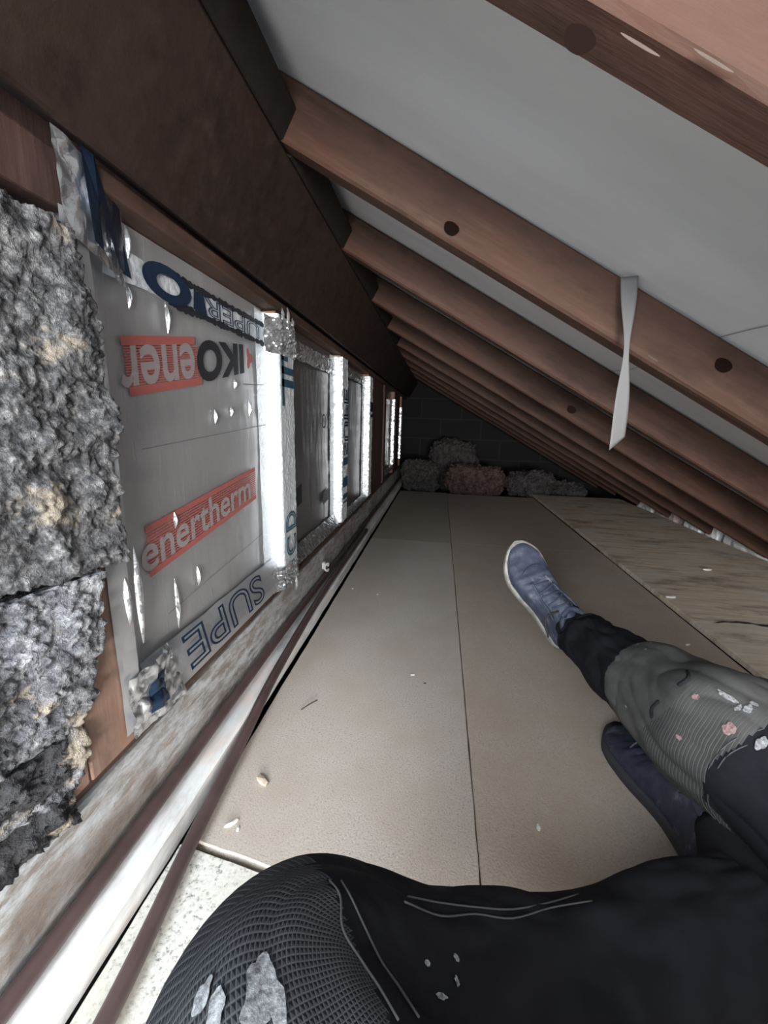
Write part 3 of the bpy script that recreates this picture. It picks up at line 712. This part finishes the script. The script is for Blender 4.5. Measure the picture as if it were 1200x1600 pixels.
# ------------------------------------------------------------------ crumbs, flakes
def crumb(x, y, z, s, label, cat, m_=PLASTER, group=None, name='plaster_crumb', stretch=1.0, rot=0.0):
    bm = bmesh.new(); bmesh.ops.create_icosphere(bm, subdivisions=2, radius=1)
    for v in bm.verts:
        k = 1+.35*nz(v.co, 1.7, x*37); v.co = V((v.co.x*s*k*stretch, v.co.y*s*k*.55, v.co.z*s*k*.35))
    me = bpy.data.meshes.new(name); bm.to_mesh(me); bm.free(); me.materials.append(m_)
    o = bpy.data.objects.new(name, me); COL.objects.link(o); o.location = (x, y, z+s*.3); o.rotation_euler = (0, 0, rot)
    return setp(o, label, cat, group)
def flo(px, py, z=0):
    d = F_+R_*((px-600)/627.45)-U_*((py-800)/627.45); t = (z-.6)/d.z; return CAM+d*t
for (px, py, s, lb, m_, st, rt) in [
    (841, 1294, .0055, 'white half moon plaster crumb near the dark thigh', PLASTER, 1.2, 1.4),
    (645, 1055, .0045, 'tiny pale crumb in the middle of the light chipboard panel', PLASTER, 1.3, .2),
    (590, 929, .005, 'tiny pale crumb left of the shoe, right one of two', PLASTER, 1, 1.2),
    (551, 920, .004, 'tiny pale crumb left of the shoe, left one of two', PLASTER, 1, .2),
    (664, 1068, .003, 'tiny dark grit speck in the middle of the light chipboard panel', SPLINT, 1.2, 0),
    (1074, 1008, .007, 'white plaster crumb just above the trouser knee', PLASTER, 1.2, .4)]:
    P = flo(px, py); crumb(P.x, P.y, 0, s, lb, 'crumb', m_, None, 'plaster_crumb' if m_ is PLASTER else 'grit_speck', st, rt)
for (px, py, lb) in ((1048, 934, 'white plaster flake on the stained plywood, nearer the seam'), (1105, 891, 'white plaster flake on the stained plywood, nearer the eaves')):
    P = flo(px, py, .016); crumb(P.x, P.y, .0155, .012, lb, 'flake', PLASTER, None, 'plaster_flake', 1.6, .1)
P = flo(483, 1103); tube('splinter', [P+V((-.012, -.016, .002)), P+V((0, 0, .004)), P+V((.012, .018, .002))], .0012, SPLINT); setp(bpy.data.objects['splinter'], 'thin dark splinter lying on the light chipboard panel', 'splinter')
P = flo(410, 1222); crumb(P.x, P.y, 0, .011, 'beige curled flake on the light chipboard near the loose pipe', 'flake', rough_simple('tan_flake', (.42, .34, .26), (.55, .47, .38)), None, 'wood_flake', 1.3, -.6)
P = flo(362, 1288); crumb(P.x, P.y, 0, .006, 'white chip at the near corner of the light chipboard panel', 'crumb', PLASTER, None, 'plaster_crumb', 1.8, .8)
P = flo(372, 1296); crumb(P.x, P.y, 0, .004, 'smallest white chip at the near corner of the light chipboard panel', 'crumb', PLASTER, None, 'plaster_crumb', 1.2, 1.8)

# ------------------------------------------------------------------ person
person = empty('person', 'person sitting on the boards in dark work trousers and navy shoes, one leg outstretched', 'person', (.5, .05, 0))
def make_leg(path, rad, folds, n=14, ref=V((0, 0, 1)), seg=72):
    C = catmull(path, n); Rr = []
    for i in range(len(rad)-1):
        for k in range(n):
            t = k/n; t = t*t*(3-2*t); Rr.append([rad[i][q]*(1-t)+rad[i+1][q]*t for q in (0, 1)])
    Rr.append(list(rad[-1]))
    L = [0]
    for i in range(1, len(C)): L.append(L[-1]+(C[i]-C[i-1]).length)
    fr = []
    for i, c in enumerate(C):
        t = (C[min(i+1, len(C)-1)]-C[max(i-1, 0)]).normalized()
        s = t.cross(ref).normalized(); u = s.cross(t).normalized(); fr.append((t, s, u))
    def P(l, ang, off=0.0):
        i = 0
        l = max(0, min(L[-1]-1e-6, l))
        while L[i+1] < l: i += 1
        f = (l-L[i])/(L[i+1]-L[i])
        c = C[i].lerp(C[i+1], f); s = fr[i][1].lerp(fr[i+1][1], f); u = fr[i][2].lerp(fr[i+1][2], f)
        ra = Rr[i][0]*(1-f)+Rr[i+1][0]*f; rb = Rr[i][1]*(1-f)+Rr[i+1][1]*f
        d = s*math.cos(ang)+u*math.sin(ang)
        k = folds(l, ang, c+d*ra)+off
        return c+s*math.cos(ang)*(ra+k)+u*math.sin(ang)*(rb+k)
    return P, L[-1]
def leg_mesh(P, L, matfn, mats, name, parent, nl=220, na=120, l0=0, l1=None):
    l1 = l1 or L; vs, uv, fs, mi = [], [], [], []
    for i in range(nl+1):
        l = l0+(l1-l0)*i/nl
        for j in range(na+1):
            a = 2*math.pi*j/na; vs.append(P(l, a)); uv.append((l*1.0, j/na))
    W = na+1
    for i in range(nl):
        for j in range(na):
            fs.append((i*W+j, i*W+j+1, (i+1)*W+j+1, (i+1)*W+j)); mi.append(matfn(l0+(l1-l0)*(i+.5)/nl, 2*math.pi*(j+.5)/na))
    return vs, uv, fs, mi

# outstretched right leg: hip -> knee -> cuff
def foldsR(l, a, p):
    k = .004*math.sin(l*70+3*math.sin(a*2))*math.exp(-((l-.90)/.07)**2)          # cuff bunching
    k += .009*nz((l*9, math.cos(a)*1.5, math.sin(a)*1.5), 1, 4)+.010*math.exp(-((l-.86)/.045)**2)*max(0, math.sin(a+.4))+.009*abs(nz((l*16+a, math.cos(a)*2.5, math.sin(a)*2.5), 1, 6))
    k += .010*math.exp(-((l-.50)/.05)**2)*math.exp(-((math.cos(a-2.2)-1)/.35)**2)
    return k
PR, LR = make_leg([(.70, .13, .13), (.61, .26, .15), (.52, .41, .165), (.445, .545, .165), (.418, .665, .145), (.395, .785, .125), (.378, .885, .108), (.372, .955, .098)],
                  [(.125, .12), (.122, .115), (.116, .106), (.106, .098), (.088, .085), (.072, .070), (.058, .056), (.050, .050)], foldsR)
# folded left leg: knee out to the left, thigh and shin both run right
def foldsL(l, a, p):
    k = .008*nz((l*8, math.cos(a)*1.4, math.sin(a)*1.4), 1, 14)+.007*abs(nz((l*13+a*.7, math.cos(a)*2.2, math.sin(a)*2.2), 1, 16))*min(1, abs(l-.47)/.12+.25)
    return k
PL, LL = make_leg([(.42, -.05, .13), (.27, -.01, .17), (.10, .04, .215), (-.045, .110, .245), (-.065, .175, .225), (.03, .225, .165), (.15, .275, .12), (.27, .335, .10), (.36, .385, .085)],
                  [(.115, .11), (.105, .10), (.09, .09), (.078, .078), (.078, .074), (.07, .064), (.064, .060), (.062, .058), (.05, .048)], foldsL)
def project(P):
    d = V(P)-CAM; w_ = d.dot(F_); return (600+627.45*d.dot(R_)/w_, 800-627.45*d.dot(U_)/w_, w_)
def surf_tab(P, L):
    T_ = []
    for i in range(int(L/.006)):
        for j in range(120):
            l, a = i*.006, 2*math.pi*j/120; q = project(P(l, a))
            if q[2] > .05: T_.append((q[0], q[1], q[2], l, a))
    return T_
def find(T_, px, py):
    c_ = sorted(((t[0]-px)**2+(t[1]-py)**2, t) for t in T_)[:14]
    m_ = min(c_, key=lambda k: k[1][2]+.0015*math.sqrt(k[0])); return m_[1][3], m_[1][4]
TR, TL = surf_tab(PR, LR), surf_tab(PL, LL)
bnd = [find(TR, *p) for p in ((1195, 1135), (1150, 1160), (1115, 1190), (1095, 1250), (1100, 1320), (1120, 1380))]
print('BND', bnd)
def lthr(a):
    b = sorted((q, l) for l, q in bnd)
    if a <= b[0][0]: return b[0][1]
    for i in range(len(b)-1):
        if a <= b[i+1][0]: f = (a-b[i][0])/max(1e-6, b[i+1][0]-b[i][0]); return b[i][1]*(1-f)+b[i+1][1]*f
    return b[-1][1]
def matR(l, a):
    if l < lthr(a): return 0
    if l < .61: return 2 if l < .54+.03*math.sin(a*2) else 1
    if l < .665+.02*math.sin(a): return 1
    return 0
def matR_old(l, a):
    sidek = math.cos(a-2.3)
    if .33 < l < .40 and False: return 1
    if .40 < l < .61: return 2 if l < .54 + .03*math.sin(a*2) else 1
    if .61 <= l < .665+.02*math.sin(a): return 1
    return 0
def matL(l, a):
    return 0
vsR, uvR, fsR, miR = leg_mesh(PR, LR, matR, None, '', None, 360, 260)
vsL, uvL, fsL, miL = leg_mesh(PL, LL, lambda l, a: 0, None, '', None, 240)
def seam_d(p): return .78*p.x+.62*p.y-.081
for i, f in enumerate(fsL):
    c_ = (vsL[f[0]]+vsL[f[2]])/2
    if -.20 < seam_d(c_) < 0 and c_.x < .12: miL[i] = 3
vs = vsR+vsL; uv = uvR+uvL; fs = fsR+[tuple(i+len(vsR) for i in f) for f in fsL]; mi = miR+miL
# pelvis joining both legs
base = len(vs); nu_, nv_ = 24, 32
for i in range(nu_+1):
    ph = math.pi*i/nu_
    for j in range(nv_):
        a = 2*math.pi*j/nv_
        vs.append(V((.56, .04, .14))+V((.21*math.sin(ph)*math.cos(a), .15*math.sin(ph)*math.sin(a), .135*math.cos(ph)))); uv.append((0, 0))
for i in range(nu_):
    for j in range(nv_):
        fs.append((base+i*nv_+j, base+(i+1)*nv_+j, base+(i+1)*nv_+(j+1) % nv_, base+i*nv_+(j+1) % nv_)); mi.append(0)
tr = mobj('work_trousers', vs, fs, [CL_DARK, CL_GREY, CL_RIB, CL_WAF], person, True, uv)
for p, k in zip(tr.data.polygons, mi): p.material_index = k
tr['label'] = 'charcoal work trousers with grey knee patches'
def stitch(P, pts, parent, r=.0008, off=.0012):
    return tube('stitching', [P(l, a, off) for l, a in pts], r, STITCH, parent, 6, 4)
def patch(name, P, l0, a0, sl, sa, m, parent, seed, off=.0015):
    n = 22; ring = []
    for k in range(n):
        q = 2*math.pi*k/n; rr = 1+.5*nz((math.cos(q)*1.6, math.sin(q)*1.6, seed), 1); ring.append((l0+sl*rr*math.cos(q), a0+sa*rr*math.sin(q)))
    vs = [P(l0, a0, off)]+[P(l, a, off) for l, a in [(l0+(l-l0)*.5, a0+(a-a0)*.5) for l, a in ring]]+[P(l, a, off) for l, a in ring]
    fs = [(0, 1+k, 1+(k+1) % n) for k in range(n)]+[(1+k, 1+n+k, 1+n+(k+1) % n, 1+(k+1) % n) for k in range(n)]
    return mobj(name, vs, fs, m, parent)

# legs inside the clothes: one continuous body surface down to the ankles and feet
bm = bmesh.new()
bv = []
sk = [((.56, .04, .14), .10), ((.68, .15, .13), .075), ((.445, .545, .165), .05), ((.385, .84, .115), .042), ((.368, .99, .085), .030), ((.37, 1.045, .04), .032), ((.30, 1.09, .15), .022),
      ((.40, -.04, .13), .065), ((.10, .04, .215), .05), ((-.04, .125, .24), .040), ((-.045, .175, .225), .036), ((.03, .225, .165), .036), ((.15, .275, .12), .036), ((.33, .375, .075), .030), ((.40, .45, .050), .026), ((.405, .50, .045), .020)]
eds = [(0, 1), (1, 2), (2, 3), (3, 4), (4, 5), (5, 6), (0, 7), (7, 8), (8, 9), (9, 10), (10, 11), (11, 12), (12, 13), (13, 14), (14, 15)]
me = bpy.data.meshes.new('body'); me.from_pydata([s[0] for s in sk], eds, [])
body = bpy.data.objects.new('body', me); COL.objects.link(body); body.parent = person; body.matrix_parent_inverse = Matrix.Translation(-person.location)
skm = body.modifiers.new('skin', 'SKIN'); skm.use_smooth_shade = True
for i, (c_, r_) in enumerate(sk): me.skin_vertices[0].data[i].radius = (r_, r_); me.skin_vertices[0].data[i].use_root = (i == 0)
ss = body.modifiers.new('sub', 'SUBSURF'); ss.levels = 2; ss.render_levels = 2
me.materials.append(SKIN)

# shoes
def shoe(name, label, heel, toe, upv, m, solem, parent, side=1, lacecol=LACE):
    heel, toe = V(heel), V(toe); y = (toe-heel).normalized(); L = (toe-heel).length
    z = (V(upv)-y*V(upv).dot(y)).normalized(); x = y.cross(z)
    T = Matrix((x, y, z)).transposed().to_4x4(); T.translation = heel
    def W(t):   # outline half widths (inner, outer)
        k = math.sin(min(1, t/.12)*math.pi/2)**.6*(max(0, math.cos(max(0, (t-.80)/.20)*math.pi/2))**.55 if t > .80 else 1)
        w_ = .042+.017*math.exp(-((t-.70)/.24)**2)-.003*math.exp(-((t-.4)/.12)**2)
        return w_*max(k, .02)
    def Hh(t): # top height of the upper
        pts = [(0, .060), (.10, .085), (.25, .100), (.36, .095), (.50, .075), (.65, .056), (.80, .044), (.92, .036), (1, .022)]
        for i in range(len(pts)-1):
            if t <= pts[i+1][0]:
                f = (t-pts[i][0])/(pts[i+1][0]-pts[i][0]); f = f*f*(3-2*f); return pts[i][1]*(1-f)+pts[i+1][1]*f
        return .022
    cx = lambda t: side*(.006*math.sin(t*math.pi)-.010*max(0, t-.7)/.3)
    root = mobj(name, [], [], m, parent)
    def up(a, b):
        t = a; an = math.pi*b; w_ = W(t); h = Hh(t)
        px = math.cos(an); pz = math.sin(an)
        pw = .62+.1*t
        X = cx(t)+w_*math.copysign(abs(px)**pw, px); Z = .018+(h-.018)*max(0, pz)**(.75)
        wr = .0022*math.sin(t*95+2*math.sin(an*2))*math.exp(-((t-.68)/.10)**2)*pz + .0015*nz((t*20, b*8, 2), 1)
        return T@V((X+(.002*nz((t*9, b*3, 7), 1)), t*L, Z+wr))
    vs, uv_, fs = [], [], []
    nu, nv = 70, 40
    for i in range(nu+1):
        for j in range(nv+1): vs.append(up(i/nu, j/nv)); uv_.append((i/nu, j/nv))
    for i in range(nu):
        for j in range(nv): fs.append((i*(nv+1)+j, i*(nv+1)+j+1, (i+1)*(nv+1)+j+1, (i+1)*(nv+1)+j))
    me = bpy.data.meshes.new(name); me.from_pydata([tuple(v) for v in vs], [], fs); me.materials.append(m)
    for p in me.polygons: p.use_smooth = True
    root.data = me
    if parent: root.parent = parent; root.matrix_parent_inverse = Matrix.Translation(-parent.location)
    root['label'] = label
    # sole
    out = []
    n = 40
    for k in range(n+1): t = k/n; out.append((cx(t)+W(t)*1.07+.0015, t*L*1.015-.002))
    for k in range(n, -1, -1): t = k/n; out.append((cx(t)-W(t)*1.07-.0015, t*L*1.015-.002))
    kk = len(out); sv = []
    for (zz, g) in ((0, .97), (.004, 1.0), (.016, 1.0), (.021, .985)):
        for (X, Y) in out:
            Zr = zz+.010*max(0, Y/L-.75)/.25*(1 if zz < .01 else .5); sv.append(T@V((X*g, Y, Zr)))
    sf = [tuple(reversed(range(kk))), tuple(range(3*kk, 4*kk))]
    for r in range(3):
        for i in range(kk): sf.append((r*kk+i, r*kk+(i+1) % kk, (r+1)*kk+(i+1) % kk, (r+1)*kk+i))
    mobj('sole', sv, sf, solem, root)
    # collar
    cp = [T@V((cx(.2)+.036*math.cos(q), .175*L+.052*math.sin(q), .094+.010*math.sin(q)*1.0)) for q in [2*math.pi*k/16 for k in range(17)]]
    tube('collar', cp, .0075, m, root, 10, 3)
    # tongue
    grid('tongue', lambda a, b: T@V((cx(.4)+(b-.5)*.046*(1-.2*a), (.60-.33*a)*L, Hh(.60-.33*a)+.004+.010*a-.010*(2*b-1)**2)), 16, 10, m, root)
    # laces: five crossings and a bow end
    for k in range(6):
        t = .60-.052*k; h = Hh(t)+.009
        s_ = 1 if k % 2 else -1
        tube('lace', [T@V((cx(t)-.026, (t-.012*s_)*L, h-.010)), T@V((cx(t)-.012, (t-.006*s_)*L, h-.002)), T@V((cx(t), t*L, h+.001)), T@V((cx(t)+.012, (t+.006*s_)*L, h-.002)), T@V((cx(t)+.026, (t+.012*s_)*L, h-.010))], .0024, lacecol, root, 6, 4)
    # stitched toe cap edge and eyelet facing
    for sd in (-1, 1):
        tube('eyelet_facing', [T@V((cx(t)+sd*(.022+.004*k), t*L, Hh(t)+.001-.003*k)) for k, t in enumerate((.64, .56, .48, .40, .32))], .0032, m, root, 8, 4)
    tube('toe_seam', [T@V((cx(.72)+q*W(.72)*.96, (.76-.10*q*q)*L, .02+(Hh(.74)-.017)*max(0, 1-q*q)**.4)) for q in (-1, -.85, -.6, -.3, 0, .3, .6, .85, 1)], .0014, SCUFF if solem is SOLED else m, root, 6, 4)
    return root, T, L, Hh, cx
toe = V((.215, 1.150, .262)); heel = V((.385, 1.050, .014))
s_r = shoe('shoe', 'navy blue shoe on the outstretched leg with pale dusty sole edge', heel, toe, (.34, -.93, .28), SHOE, SOLE, person, -1)
s_l = shoe('shoe', 'dark dusty navy shoe tucked under the outstretched leg', (.425, .445, .001), (.392, .752, .001), (-.05, 0, 1), SHOED, SOLED, person, 1)
def atd(px, py, d_): return CAM+(F_+R_*((px-600)/627.45)-U_*((py-800)/627.45))*d_
tube('dangling_lace', [atd(872, 955, 1.0), atd(856, 962, .98), atd(852, 976, .97), atd(857, 996, .965)], .0024, SPLINT, s_r[0], 6, 6)
# socks at the ankles
tube('sock', [(.375, .93, .10), (.368, .97, .095), (.360, 1.01, .105), (.355, 1.035, .115)], lambda t: .040, SOCK, person, 24, 4)
tube('sock', [(.34, .375, .085), (.385, .43, .08), (.41, .48, .08)], lambda t: .040, SOCK, person, 24, 4)

# seam stitching beside the waffle knee and along the outseam of the shin
def stitch_px(P, T_, pts, r=.0007):
    q = [find(T_, *p) for p in pts]; return tube('stitching', [P(l, a, .0010) for l, a in q], r, STITCH, tr, 6, 5)
stitch_px(PL, TL, [(514, 1372), (524, 1400), (540, 1450), (565, 1500), (592, 1550), (622, 1592)])
stitch_px(PL, TL, [(532, 1372), (548, 1400), (566, 1445), (594, 1500), (622, 1545), (652, 1592)])
stitch_px(PL, TL, [(640, 1396), (690, 1411), (745, 1419), (800, 1420), (860, 1408), (905, 1396)])
stitch_px(PL, TL, [(628, 1407), (690, 1425), (745, 1432), (800, 1433), (860, 1420), (925, 1405)])
def paint_px(P, T_, px, py, sl, sa, m_, sd):
    l, a = find(T_, px, py); patch('paint_mark', P, l, a, sl, sa, m_, tr, sd)
for i, (px, py, sl, sa, m_) in enumerate([(318, 1552, .003, .07, PAINT), (324, 1578, .004, .05, PAINT), (408, 1546, .006, .07, PAINT), (428, 1572, .008, .05, PAINT), (398, 1566, .005, .08, PAINT),
        (685, 1560, .005, .02, PAINT), (718, 1496, .003, .03, PAINT), (712, 1538, .002, .03, PAINT), (668, 1508, .003, .02, PAINT)]):
    paint_px(PL, TL, px, py, sl, sa, m_, 20+i)
for i, (px, py, sl, sa, m_) in enumerate([(1140, 1088, .010, .03, PAINT), (1141, 1138, .005, .07, PAINTP), (1087, 1090, .003, .04, PAINTP), (1170, 1112, .003, .06, PAINT), (1186, 1154, .004, .08, PAINT), (976, 1104, .004, .02, PAINT), (1152, 1105, .002, .05, PAINT), (1060, 1150, .003, .03, PAINTP), (1178, 1096, .004, .03, PAINT)]):
    paint_px(PR, TR, px, py, sl, sa, m_, 40+i)
# hem of the outstretched leg, pocket openings on the grey patch
tube('hem', [PR(LR-.006, 2*math.pi*k/24, .0015) for k in range(25)], .0035, CL_DARK, tr, 8, 2)
def line_px(name, P, T_, pts, r, m_):
    tube(name, [P(*find(T_, *p), .0006) for p in pts], r, m_, tr, 6, 5)
line_px('pocket_opening', PR, TR, [(1018, 1120), (1016, 1108), (1024, 1096)], .0026, SOCK)
line_px('pocket_opening', PR, TR, [(1062, 1070), (1078, 1058), (1074, 1046)], .0026, SOCK)
stitch_px(PR, TR, [(1192, 1150), (1150, 1172), (1122, 1200), (1105, 1250), (1108, 1310)])
stitch_px(PR, TR, [(1192, 1140), (1144, 1163), (1112, 1194), (1094, 1248), (1097, 1310)])
